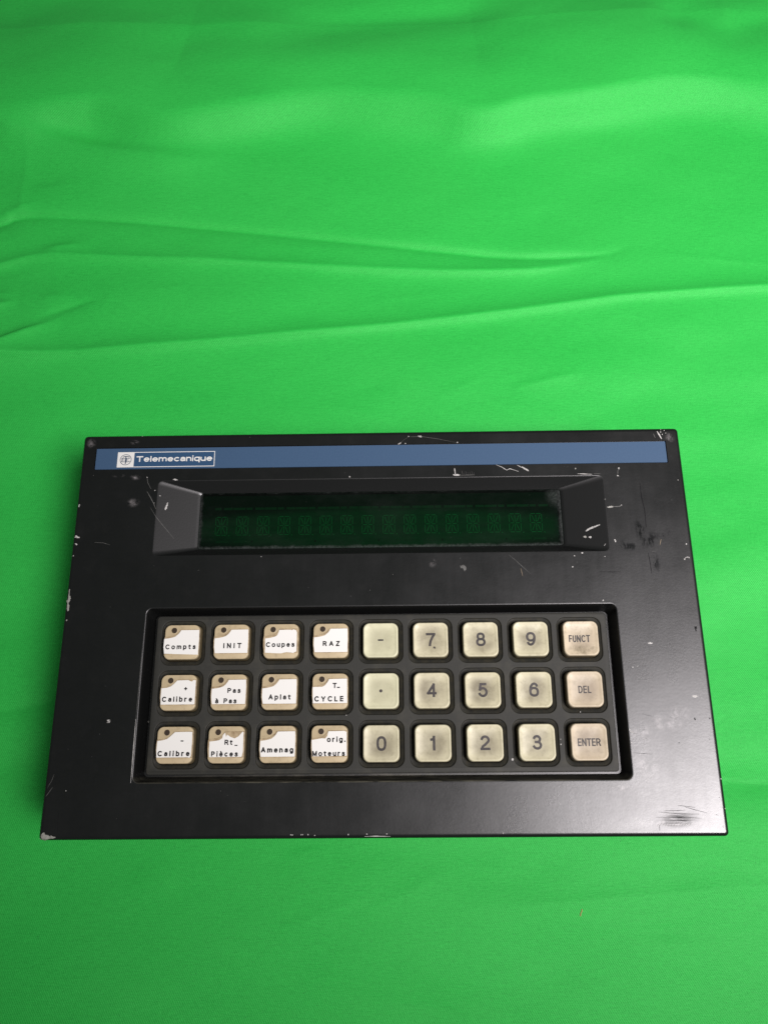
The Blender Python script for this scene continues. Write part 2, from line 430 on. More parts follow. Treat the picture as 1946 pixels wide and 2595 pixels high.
GLYPH = {
 '0': (.56, [_o(.28, .5, .27, .5, 2.5)]), '1': (.34, [[(.30, 0), (.30, 1)], _c([(.02, .78), (.16, .80), (.26, .86), (.29, .98)])]),
 '2': (.56, [_a(.28, .72, .25, .28, 170, -25, 12) + [(.30, .37), (.10, .20), (.03, .0)], [(.0, 0), (.55, 0)]]),
 '3': (.56, [_a(.27, .76, .22, .24, 165, -85, 12), [(.18, .53), (.30, .53)], _a(.27, .27, .26, .27, 80, -165, 14)]),
 '4': (.58, [[(.42, 0), (.42, 1), (.0, .27), (.58, .27)]]), '5': (.56, [[(.50, 1), (.12, 1), (.06, .50)], _a(.27, .33, .27, .33, 145, -160, 16)]),
 '6': (.56, _six), '9': (.56, [[(.56 - x, 1 - y) for x, y in s] for s in _six]), '7': (.54, [[(.0, 1), (.54, 1)], _c([(.53, .96), (.36, .66), (.24, .34), (.20, 0)])]),
 '8': (.56, [_o(.28, .755, .22, .245), _o(.28, .265, .27, .265)]),
 'A': (.70, [[(0, 0), (.35, 1), (.70, 0)], [(.12, .32), (.58, .32)]]), 'C': (.72, [_a(.40, .5, .38, .5, 42, 318, 20)]),
 'D': (.58, [[(0, 0), (0, 1), (.26, 1)], _a(.26, .5, .32, .5, 90, -90), [(.26, 0), (0, 0)]]), 'E': (.50, [[(.50, 1), (0, 1), (0, 0), (.50, 0)], [(0, .52), (.45, .52)]]),
 'F': (.48, [[(.48, 1), (0, 1), (0, 0)], [(0, .50), (.42, .50)]]), 'I': (.02, [[(.01, 0), (.01, 1)]]), 'L': (.46, [[(0, 1), (0, 0), (.46, 0)]]),
 'M': (.74, [[(0, 0), (0, 1)], [(0, 1), (.37, .05), (.74, 1)], [(.74, 1), (.74, 0)]]), 'N': (.60, [[(0, 0), (0, 1)], [(0, 1), (.60, 0)], [(.60, 0), (.60, 1)]]),
 'P': (.56, [[(0, 0), (0, 1), (.30, 1)], _a(.30, .74, .25, .26, 90, -90), [(.30, .48), (0, .48)]]),
 'R': (.60, [[(0, 0), (0, 1), (.32, 1)], _a(.32, .74, .25, .26, 90, -90), [(.32, .48), (0, .48)], [(.34, .48), (.60, 0)]]),
 'T': (.62, [[(0, 1), (.62, 1)], [(.31, 1), (.31, 0)]]), 'U': (.56, [[(0, 1), (0, .3)] + _a(.28, .3, .28, .3, 180, 360) + [(.56, 1)]]),
 'Y': (.66, [[(0, 1), (.33, .45), (.66, 1)], [(.33, .45), (.33, 0)]]), 'Z': (.58, [[(0, 1), (.57, 1), (0, 0), (.58, 0)]]),
 'a': (.46, _la), 'à': (.46, _la + [[(.12, 1.06), (.28, .88)]]), 'b': (.50, [[(0, 0), (0, 1)], _o(.25, .36, .25, .36)]), 'c': (.48, [_a(.27, .36, .26, .36, 48, 312, 16)]),
 'e': (.51, _e), 'è': (.51, _e + [[(.14, 1.06), (.30, .88)]]), 'g': (.50, [_o(.25, .36, .25, .36), [(.50, .72), (.50, -.08)] + _a(.26, -.10, .24, .18, 0, -150, 10)]),
 'i': (.02, [[(.01, 0), (.01, .64)], [(.01, .98), (.01, 1.04)]]), 'l': (.02, [[(.01, 0), (.01, 1)]]),
 'm': (.78, [[(0, 0), (0, .72)], _a(.195, .46, .195, .26, 180, 0, 10) + [(.39, 0)], _a(.585, .46, .195, .26, 180, 0, 10) + [(.78, 0)]]),
 'n': (.46, [[(0, 0), (0, .72)], _a(.23, .44, .23, .28, 180, 0, 12) + [(.46, 0)]]), 'o': (.54, [_o(.27, .36, .27, .36)]),
 'p': (.50, [[(0, -.28), (0, .72)], _o(.25, .36, .25, .36)]), 'q': (.50, [[(.50, -.28), (.50, .72)], _o(.25, .36, .25, .36)]),
 'r': (.30, [[(0, 0), (0, .72)], _a(.24, .42, .24, .30, 180, 75, 8)]),
 's': (.44, [_c([(.41, .54), (.36, .70), (.20, .73), (.05, .68), (.03, .50), (.20, .39), (.38, .33), (.44, .20), (.38, .02), (.22, -.01), (.05, .01), (.01, .19)])]),
 't': (.34, [[(.13, .95), (.13, .16)] + _a(.26, .14, .13, .14, 180, 270, 6) + [(.34, .01)], [(0, .70), (.32, .70)]]),
 'u': (.46, [[(0, .72), (0, .28)] + _a(.23, .28, .23, .28, 180, 360, 12), [(.46, .72), (.46, 0)]]),
 '+': (.56, [[(0, .40), (.56, .40)], [(.28, .12), (.28, .68)]]), '-': (.40, [[(0, .40), (.40, .40)]]), '.': (.04, [[(-.01, .03), (.05, .03)]]), ' ': (.26, [])}
def add_text(mb, s, cap_h, width, x0, base, z, w=0.13, xs=1.0):
    """strokes of weight w (times cap_h), glyphs stretched by xs, spaced to fill width"""
    inner = cap_h * (1 - w); hwid = w * cap_h / 2
    wid = [GLYPH[ch][0] * inner * xs + 2 * hwid for ch in s]
    gap = (width - sum(wid)) / (len(s) - 1) if len(s) > 1 else 0.0
    x = x0 + (0 if len(s) > 1 else (width - wid[0]) / 2); lay = 0
    for ch, wd in zip(s, wid):
        for path in GLYPH[ch][1]:
            P = [(x + hwid + px * inner * xs, base + hwid + py * inner) for px, py in path]
            pieces = [[P[0]]]
            closed = math.dist(P[0], P[-1]) < 1e-4
            for i in range(1, len(P)):
                pieces[-1].append(P[i])
                if i < len(P) - 1:
                    a0 = math.atan2(P[i][1] - P[i-1][1], P[i][0] - P[i-1][0]); a1 = math.atan2(P[i+1][1] - P[i][1], P[i+1][0] - P[i][0])
                    if abs((a1 - a0 + math.pi) % (2 * math.pi) - math.pi) > math.radians(38): pieces.append([P[i]])
            for j, pc in enumerate(pieces):
                if len(pc) < 2 or math.dist(pc[0], pc[-1]) < 1e-6 and len(pc) == 2: continue
                if closed and len(pieces) == 1:
                    ring = pc[:-1]; N = len(ring); L = []; Q = []
                    for i in range(N):
                        a, b = ring[i - 1], ring[(i + 1) % N]; dx, dy = b[0] - a[0], b[1] - a[1]; l = math.hypot(dx, dy) or 1
                        L.append((ring[i][0] - dy / l * hwid, ring[i][1] + dx / l * hwid)); Q.append((ring[i][0] + dy / l * hwid, ring[i][1] - dx / l * hwid))
                    zz = z + lay * 0.0025
                    mb.add([(a, b, zz) for a, b in L] + [(a, b, zz) for a, b in Q], [(i, N + i, N + (i + 1) % N, (i + 1) % N) for i in range(N)])
                else:
                    pc = list(pc)
                    e0 = hwid * (0.9 if j > 0 else 0.95 if len(path) == 2 else .5); e1 = hwid * (0.9 if j < len(pieces) - 1 else 0.95 if len(path) == 2 else .5)
                    def ext(a, b, e):
                        l = math.dist(a, b) or 1; return (a[0] + (a[0] - b[0]) / l * e, a[1] + (a[1] - b[1]) / l * e)
                    pc[0], pc[-1] = ext(pc[0], pc[1], e0), ext(pc[-1], pc[-2], e1)
                    N = len(pc); L = []; Q = []
                    for i in range(N):
                        a, b = pc[max(i - 1, 0)], pc[min(i + 1, N - 1)]; dx, dy = b[0] - a[0], b[1] - a[1]; l = math.hypot(dx, dy) or 1
                        L.append((pc[i][0] - dy / l * hwid, pc[i][1] + dx / l * hwid)); Q.append((pc[i][0] + dy / l * hwid, pc[i][1] - dx / l * hwid))
                    zz = z + lay * 0.0025
                    mb.add([(a, b, zz) for a, b in L] + [(a, b, zz) for a, b in Q], [(i, N + i, N + i + 1, i + 1) for i in range(N - 1)])
                lay += 1
        x += wd + gap

lg = MB()     # logo box: white square and white frame round a darker blue field
lg.cap([(-101.3, 64.05, ZS + .03), (-67.8, 64.05, ZS + .03), (-67.8, 70.65, ZS + .03), (-101.3, 70.65, ZS + .03)])
link('logo_field', lg.mesh('logo_field'), M_logo_panel, strip)
lw = MB()
lw.cap([(-108.05, 64.0, ZS + .06), (-101.15, 64.0, ZS + .06), (-101.15, 70.7, ZS + .06), (-108.05, 70.7, ZS + .06)])
link('logo_square', lw.mesh('logo_square'), M_white, strip)
lf = MB()
W_ = 0.28
for (x0, y0, x1, y1) in ((-101.15, 70.7 - W_, -67.8, 70.7), (-101.15, 64.0, -67.8, 64.0 + W_), (-67.8 - W_, 64.0 + W_, -67.8, 70.7 - W_)):
    lf.cap([(x0, y0, ZS + .06), (x1, y0, ZS + .06), (x1, y1, ZS + .06), (x0, y1, ZS + .06)])
link('logo_frame', lf.mesh('logo_frame'), M_white, strip)
tx = MB(); add_text(tx, 'Telemecanique', 2.5, 31.4, -100.2, 66.35, ZS + .06, w=0.20, xs=1.86)
link('brand_lettering', tx.mesh('brand_lettering'), M_white, strip)
em = MB(); ex, ey, er = -104.6, 67.35, 2.4
def E_(*p): return [(ex + x * er, ey + y * er) for x, y in p]
zE = ZS + .09
em.ring([(x, y, zE) for x, y in [(ex + er * math.cos(a), ey + er * math.sin(a)) for a in np.linspace(0, 2 * math.pi, 49)[:-1]]],
        [(x, y, zE) for x, y in [(ex + .9 * er * math.cos(a), ey + .9 * er * math.sin(a)) for a in np.linspace(0, 2 * math.pi, 49)[:-1]]])
for pts, w in ((((0.0, .66), (0.0, -.78)), .17), (((-.50, .44), (-.26, .62), (.30, .62), (.64, .46)), .13), (((-.74, .27), (-.12, .27)), .12), (((.12, .30), (.72, .24)), .12),
               (((-.62, .27), (-.62, -.36)), .14), (((-.62, -.04), (-.12, -.04)), .10), (((.12, -.04), (.52, -.04)), .10), (((-.74, -.38), (-.12, -.38)), .12), (((.10, -.40), (.50, -.38), (.72, -.26)), .12), (((.14, .3), (.14, -.4)), .10)):
    stroke(em, E_(*pts), w * er, zE)
    zE += 0.0008
link('logo_emblem', em.mesh('logo_emblem'), M_bluedark, strip)

# ---- display: dark glass over a green tube with sixteen segment characters
ZG = TOP - 4.9
def make_glass():
    mt = bpy.data.materials.new('dark_green_glass'); mt.use_nodes = True; nt = mt.node_tree
    out = nt.nodes['Material Output']; nt.nodes.remove(nt.nodes['Principled BSDF'])
    tr = nd(nt, 'ShaderNodeBsdfTransparent', i_Color=(0.055, 0.26, 0.15, 1))
    gl = nd(nt, 'ShaderNodeBsdfGlossy', i_Roughness=0.16)
    df = nd(nt, 'ShaderNodeBsdfDiffuse', i_Color=(0.10, 0.11, 0.105, 1))
    fr = nd(nt, 'ShaderNodeFresnel', i_IOR=1.5)
    mx = nd(nt, 'ShaderNodeMixShader'); mx2 = nd(nt, 'ShaderNodeMixShader')
    nt.links.new(fr.outputs[0], mx.inputs[0]); nt.links.new(tr.outputs[0], mx.inputs[1]); nt.links.new(gl.outputs[0], mx.inputs[2])
    v = coords(nt)
    # dust lying along the edges of the pane
    sep = nt.nodes.new('ShaderNodeSeparateXYZ'); nt.links.new(v, sep.inputs[0])
    wob = math_n(nt, 'MULTIPLY', noise(nt, v, 0.35, 5, 0.7), 2.6)
    def edge(val, lim, amp):
        return math_n(nt, 'MULTIPLY', math_n(nt, 'SUBTRACT', math_n(nt, 'ADD', val, wob), lim), amp, True)
    e1 = edge(sep.outputs[0], 73.3, 0.8)
    e2 = edge(math_n(nt, 'MULTIPLY', sep.outputs[1], -1.0), -30.1, 0.9)
    e3 = edge(math_n(nt, 'MULTIPLY', sep.outputs[0], -1.0), 73.6, 0.7)
    e4 = edge(sep.outputs[1], 54.7, 0.6)
    e5 = math_n(nt, 'MULTIPLY', blob(nt, v, 71.5, 50.5, 5, 6, 30, soft=1.0), 0.8)
    d = math_n(nt, 'MAXIMUM', math_n(nt, 'MAXIMUM', e1, e2), math_n(nt, 'MAXIMUM', math_n(nt, 'MAXIMUM', e3, e4), e5))
    grit = noise(nt, v, 1.2, 5, 0.8, 0.3, 0.8)
    d = math_n(nt, 'MULTIPLY', d, grit)
    film = math_n(nt, 'MULTIPLY', noise(nt, coords(nt, (0.5, 1.0, 1)), 0.09, 6, 0.7, 0.45, 0.85), 0.06)
    film = math_n(nt, 'ADD', film, math_n(nt, 'MULTIPLY', blob(nt, v, 4, 44, 15, 10, 20, soft=1.0), 0.03))
    speck = math_n(nt, 'MULTIPLY', noise(nt, v, 2.2, 2, 0.5, 0.74, 0.78), 0.5)
    d = math_n(nt, 'ADD', math_n(nt, 'MULTIPLY', d, 0.75), math_n(nt, 'ADD', film, speck), True)
    nt.links.new(d, mx2.inputs[0]); nt.links.new(mx.outputs[0], mx2.inputs[1]); nt.links.new(df.outputs[0], mx2.inputs[2])
    nt.links.new(mx2.outputs[0], out.inputs['Surface'])
    return mt
M_glass = make_glass()
def make_board():
    mt, nt, b = mat('green_display_tube', (0.16, 0.30, 0.20), 0.6, 0.2)
    v = coords(nt); g = noise(nt, coords(nt, (0.3, 1, 1)), 0.6, 4, 0.6, 0.3, 0.7)
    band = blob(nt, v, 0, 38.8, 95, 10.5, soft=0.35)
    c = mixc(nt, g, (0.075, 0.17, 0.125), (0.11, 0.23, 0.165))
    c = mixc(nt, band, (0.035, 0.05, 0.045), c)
    nt.links.new(c, b.inputs['Base Color']); return mt
M_board = make_board()
M_seg = mat('display_segment', (0.26, 0.60, 0.38), 0.5, 0.2)[0]
M_wire = mat('display_grid_wire', (0.115, 0.20, 0.14), 0.5, 0.2)[0]
disp = link('display', (lambda mb: (mb.cap(rr(0, 41.9, 73.4, 11.7, 1.1, TOP - 7.85)), mb.mesh('display'))[1])(MB()), M_board, term)
gb = MB(); g1 = rr(0, 41.9, 73.5, 11.8, 1.1, ZG); gb.cap(g1)
link('display_glass', gb.mesh('display_glass'), M_glass, disp)
sg = MB(); zc = 0.0
hw, hh = 2.35, 3.85
segs = [((-hw + .3, hh), (-.25, hh)), ((.25, hh), (hw - .3, hh)), ((-hw + .3, -hh), (-.25, -hh)), ((.25, -hh), (hw - .3, -hh)),
        ((-hw, hh - .3), (-hw, .35)), ((-hw, -.35), (-hw, -hh + .3)), ((hw, hh - .3), (hw, .35)), ((hw, -.35), (hw, -hh + .3)),
        ((0, hh - .5), (0, .4)), ((0, -.4), (0, -hh + .5)), ((-hw + .4, 0), (-.3, 0)), ((.3, 0), (hw - .4, 0)),
        ((-hw + .65, hh - .6), (-.5, .5)), ((hw - .65, hh - .6), (.5, .5)), ((-hw + .65, -hh + .6), (-.5, -.5)), ((hw - .65, -hh + .6), (.5, -.5))]
for a, b in segs: stroke(sg, [a, b], 0.34, 0.0)
disc(sg, hw + .9, -hh - .2, .28, 0.0, 8)
seg_me = sg.mesh('display_character')
for k in range(16):
    o = link('display_character', seg_me, M_seg, disp, (-65.2 + 8.58 * k, 40.5, TOP - 7.6))
    w = MB(); random.seed(k)
for name, y0, h, n in (('display_terminal_row', 47.4, 1.0, 32), ('display_terminal_row', 33.4, 0.8, 16)):
    w = MB()
    for k in range(n):
        cx_ = -69 + 138 * (k + .5) / n; q = 138 / n * (0.30 + 0.15 * ((k * 7) % 3))
        w.cap([(cx_ - q, y0, TOP - 7.65), (cx_ + q, y0, TOP - 7.65), (cx_ + q, y0 + h, TOP - 7.65), (cx_ - q, y0 + h, TOP - 7.65)])
    link(name, w.mesh(name), M_wire, disp)

# ---- keypad plate with twenty-seven pockets
KX = [-76.3 + 19.07 * i for i in range(9)]
KY = [-7.9, -26.9, -45.9]
ZP = TOP - 3.0
kp = MB()
holes = [rr(x, y, 8.8, 8.8, 3.5, n=6)[::-1] for y in KY for x in KX]
kp.poly([rr(0, -26.95, 86.6, 29.05, 0.9)] + holes, ZP)
pr = rr(0, -26.95, 86.6, 29.05, 0.9, ZP); q1 = rr(0, -26.95, 86.85, 29.3, 1.1, ZP - .1); q2 = rr(0, -26.95, 87, 29.45, 1.2, ZP - .35); q3 = rr(0, -26.95, 87, 29.45, 1.2, ZP - 3.4)
kp.ring(q1, pr); kp.ring(q2, q1); kp.ring(q3, q2)
for y in KY:
    for x in KX:
        rings = [rr(x, y, h_, h_, r0, ZP + z_, n=6) for h_, r0, z_ in ((8.8, 3.5, 0), (8.68, 3.4, 0), (8.55, 3.3, -.08), (8.42, 3.2, -.35), (8.32, 3.1, -.55), (7.3, 2.6, -.95), (7.08, 2.4, -1.15), (7.04, 2.3, -3.2))]
        for k_, (ra_, rb_) in enumerate(zip(rings, rings[1:])): kp.ring(ra_, rb_, 0 if k_ < 2 else 1)
        kp.cap(rings[-1], 1)
link('keypad_plate', kp.mesh('keypad_plate', 40), [M_rubber, M_pocket], term)

# ---- keys
def cap_mesh(name, prof, n=8):
    mb = MB(); prev = None
    for (h, r, z) in prof:
        ring = rr(0, 0, h, h * 0.982, r, z, n)
        if prev: mb.ring(prev, ring)
        prev = ring
    mb.cap(prev)
    return mb.mesh(name, 50)
NUM = [(6.95, 2.1, -5.2), (6.82, 2.2, -2.2), (6.74, 2.3, -1.0), (6.68, 2.35, -.50), (6.58, 2.35, -.20), (6.42, 2.3, -.04), (6.25, 2.2, 0.0), (6.05, 2.1, -.05), (5.75, 1.9, -.19), (5.0, 1.6, -.36), (3.6, 1.2, -.52), (2.2, 0.8, -.60), (1.0, 0.4, -.62)]
FUN = [(6.95, 2.0, -5.2), (6.82, 2.1, -2.2), (6.74, 2.2, -1.0), (6.68, 2.25, -.55), (6.58, 2.25, -.34), (6.42, 2.2, -.28)]
ZK = TOP - 0.25
num_me = cap_mesh('number_keycap', NUM)
me_by = {}
def keycap(mt, kind):
    k = (mt.name, kind)
    if k not in me_by:
        me = cap_mesh('keycap', NUM if kind == 'num' else FUN); me.materials.append(mt); me_by[k] = me
    return me_by[k]

# cap-relative outlines
def arc(cx, cy, r, a0, a1, n=8): return [(cx + r * math.cos(math.radians(a0 + (a1 - a0) * k / n)), cy + r * math.sin(math.radians(a0 + (a1 - a0) * k / n))) for k in range(n + 1)]
CURVE = [(-6.6, 1.95), (-4.6, 2.08), (-3.4, 2.25), (-2.4, 2.6), (-1.5, 3.25), (-.85, 4.0), (-.45, 4.72)]
COVER = CURVE + [(6.7, 4.75), (6.82, 1.0), (6.75, -4.6), (-6.35, -4.6), (-6.75, -2.0), (-6.8, 0.4)]
PAPER = [(-6.45, 1.25), (-4.6, 1.45), (-3.2, 1.75), (-2.2, 2.1), (-1.2, 2.9), (-.5, 3.8), (-.05, 4.55), (6.45, 4.62), (6.55, 1.0), (6.45, -4.45), (-6.1, -4.45), (-6.5, -2.0)]
def plate(outline, z0, z1, name, inset=0.0, drop=None):
    mb = MB(); n = len(outline)
    ar = sum(outline[i][0] * outline[(i + 1) % n][1] - outline[(i + 1) % n][0] * outline[i][1] for i in range(n))
    if ar < 0: outline = outline[::-1]
    cx_ = sum(p[0] for p in outline) / n; cy_ = sum(p[1] for p in outline) / n
    top = [(cx_ + (x - cx_) * .988, cy_ + (y - cy_) * .985) for x, y in outline]
    mb.poly([top], z1)
    mb.ring([(x, y, z0) for x, y in outline], [(x, y, z1 - .06) for x, y in outline]); mb.ring([(x, y, z1 - .06) for x, y in outline], [(x, y, z1) for x, y in top])
    return mb.mesh(name)
cover_me = plate(COVER, -1.5, -.04, 'label_cover'); cover_me.materials.append(M_cover)
hole_mb = MB()
prev = None
for (r, z) in ((1.28, -.26), (1.10, -.24), (1.02, -.26)):
    ring = [(-3.1 + r * math.cos(a), 4.5 + r * math.sin(a), z) for a in np.linspace(0, 2 * math.pi, 25)[:-1]]
    if prev: hole_mb.ring(prev, ring)
    prev = ring
hole_me = MB(); disc(hole_me, -3.1, 4.45, 1.08, -.25, 24); hole_me = hole_me.mesh('indicator_hole'); hole_me.materials.append(M_hole)  # flat dark disc standing in for the shaded LED hole
ringm = MB(); ra = [(-3.1 + 1.30 * math.cos(a), 4.45 + 1.30 * math.sin(a), -.262) for a in np.linspace(0, 2 * math.pi, 25)[:-1]]; rb = [(-3.1 + 1.08 * math.cos(a), 4.45 + 1.08 * math.sin(a), -.20) for a in np.linspace(0, 2 * math.pi, 25)[:-1]]
ringm.ring(ra, rb); ring_me = ringm.mesh('indicator_ring', 60); ring_me.materials.append(M_tan)

h = 1.78
# word placements in millimetres from the cap centre: (text, x0, width, baseline, capital height, bold)
FKEYS = {
 (0, 0): [('Compts', -6.1, 11.7, -2.75, 1.75, .19)], (0, 1): [('INIT', -2.95, 7.0, -2.55, 1.85, .19)], (0, 2): [('Coupes', -5.7, 11.0, -2.25, 1.75, .19)], (0, 3): [('RAZ', -3.0, 6.5, -2.1, 1.8, .19)],
 (1, 0): [('Calibre', -5.95, 11.5, -3.4, 1.8, .19), ('+', 1.9, 1.8, .65, 1.7, .19)], (1, 1): [('Pas', -.45, 5.0, -.35, 1.75, .19), ('à Pas', -4.9, 8.1, -4.15, 1.75, .19)], (1, 2): [('Aplat', -4.0, 8.4, -2.9, 1.8, .19)], (1, 3): [('T..', .95, 2.75, 1.15, 1.8, .19), ('CYCLE', -5.85, 11.0, -3.75, 1.85, .19)],
 (2, 0): [('Calibre', -6.05, 11.9, -3.95, 1.8, .20), ('-', 1.9, 1.7, 0.6, 1.9, .17)], (2, 1): [('Rt', -.55, 3.0, -.1, 1.75, .19), ('-', 3.3, .9, -1.15, 2.0, .14), ('Pièces', -5.3, 9.9, -4.2, 1.75, .19)], (2, 2): [('Amenag', -6.1, 12.0, -2.95, 1.85, .20)], (2, 3): [('orig.', -.9, 6.9, .65, 1.8, .19), ('Moteurs', -6.2, 12.0, -4.3, 1.75, .19)]}
NKEYS = {(0, 4): '-', (0, 5): '7', (0, 6): '8', (0, 7): '9', (0, 8): 'FUNCT', (1, 4): '.', (1, 5): '4', (1, 6): '5', (1, 7): '6', (1, 8): 'DEL', (2, 4): '0', (2, 5): '1', (2, 6): '2', (2, 7): '3', (2, 8): 'ENTER'}
for (r_, c_), words in FKEYS.items():
    key = link('key', keycap(M_tan, 'fun'), M_tan, term, (KX[c_], KY[r_], ZK))
    key['label'] = 'tan function key with a paper label reading ' + ' '.join(w[0] for w in words[::-1] if w[0] not in '+-') + (' and a plus sign' if (r_, c_) == (1, 0) else '')
    cover = link('label_cover', cover_me, M_cover, key)
    out = list(PAPER)
    if (r_, c_) == (0, 0): out = [(x - .35 if x < 0 else x + .15, y) for x, y in out]; out[9] = (6.6, -4.9)
    if (r_, c_) == (1, 0): out = [(-6.45, 1.6), (-4.4, 1.75), (-2.9, 2.3), (-1.7, 3.3), (-.6, 4.5), (3.6, 4.62), (4.4, 4.2), (5.0, 4.0), (5.6, 4.62), (6.5, 4.5), (6.5, -4.45), (-6.3, -4.45), (-6.5, -2)]
    if (r_, c_) == (2, 0): out = [(-6.45, 1.5), (-4.6, 1.7), (-2.9, 2.2), (-1.9, 3.0), (-.8, 4.0), (-.1, 4.65), (5.2, 4.72), (6.4, 4.65), (6.5, 1), (6.35, -3.9), (5.9, -4.6), (5.0, -4.4), (-6.4, -4.45), (-6.6, -2)]
    if (r_, c_) == (2, 1): out = [(-6.2, 1.1), (-4.4, 1.3), (-2.6, 1.6), (-1.5, 2.3), (-1.3, 3.4), (-.5, 4.3), (-.1, 2.8), (.3, 3.6), (1.6, 2.7), (3.2, 2.2), (4.5, 2.9), (6.0, 4.6), (6.35, 4.4), (6.4, -2.6), (6.0, -4.4), (-6.0, -4.45), (-6.2, -2)]
    if (r_, c_) == (0, 2): out = [(-6.1, 1.0), (-4.4, 1.2), (-2.2, 1.75), (-1.5, 2.3), (-.9, 3.6), (-.8, 4.3), (3.6, 4.35), (4.2, 4.1), (4.7, 4.5), (5.8, 4.1), (6.1, 3.3), (6.1, -4.0), (4.9, -4.6), (2.4, -4.3), (0, -4.7), (-6, -4.45)]
    if (r_, c_) == (1, 3): out = [(-6.6, 1.6), (-3.0, 1.65), (-1.9, 2.2), (-.9, 3.5), (-.4, 4.5), (6.4, 4.65), (6.5, -4.45), (-6.4, -4.45)]
    if (r_, c_) == (2, 3): out = [(-6.6, 1.4), (-2.8, 2.0), (-1.6, 1.9), (-.8, 2.8), (-.4, 4.5), (5.6, 4.6), (6.4, 4.2), (6.5, -4.3), (-6.3, -4.45)]
    pm = plate(out, -.1, -.01, 'paper_label'); pm.materials.append(M_paper)
    link('paper_label', pm, M_paper, key)
    lb = MB()
    for (s_, x0, wd, bs, ch, bd) in words: add_text(lb, s_, ch * 1.09, wd, x0, bs - .05, .012, w=bd * 1.18, xs=1.0 if s_ in '+-' else 1.2)
    link('legend', lb.mesh('legend'), M_ink2, key)
    link('indicator_hole', hole_me, M_hole, key); link('indicator_ring', ring_me, M_tan, key)
for (r_, c_), s_ in NKEYS.items():
    mt = M_funct if s_ == 'FUNCT' else M_five if s_ == '5' else M_pink if c_ == 8 else (M_plain if c_ == 4 and r_ < 2 else M_num)
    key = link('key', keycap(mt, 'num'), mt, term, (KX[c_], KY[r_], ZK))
    key['label'] = {'-': 'plain cream key with a minus sign', '.': 'plain cream key with a decimal point', 'FUNCT': 'cream FUNCT key with a grimy lower edge', 'DEL': 'pinkish cream DEL key', 'ENTER': 'pinkish cream ENTER key'}.get(s_, 'cream number key marked ' + s_)
    lb = MB(); z = .0
    if s_ == '-': lb.cap([(-1.0, -.25, z), (1.05, -.25, z), (1.05, .38, z), (-1.0, .38, z)])
    elif s_ == '.': disc(lb, 0, 0, .6, z, 20)
    elif len(s_) == 1:
        wdt = {'1': 2.2}.get(s_, 3.75); add_text(lb, s_, 5.25, wdt, -wdt / 2 + (.1 if s_ != '1' else -.15), -2.65, z, w=.17, xs={'1': .95}.get(s_, 1.17))
        if s_ == '7': disc(lb, 1.45, -2.95, .42, z, 10, .3)
    else:
        wdt = {'FUNCT': 8.1, 'DEL': 4.9, 'ENTER': 8.4}[s_]; add_text(lb, s_, 2.75, wdt, -wdt / 2 + (-.5 if c_ == 8 and r_ == 0 else 0), -1.5, z, w=.16, xs={'FUNCT': .74, 'DEL': .86, 'ENTER': .86}[s_])
    # drape the print onto the dished top
    prof = sorted([(h_, z_) for h_, r0, z_ in NUM if z_ > -.7 and h_ < 6.3])
    lb.v = [(x, y, float(np.interp(max(abs(x), abs(y) / .982), [p[0] for p in prof], [p[1] for p in prof])) + .03 + _) for x, y, _ in lb.v]
    link('legend', lb.mesh('legend'), M_worn, key)

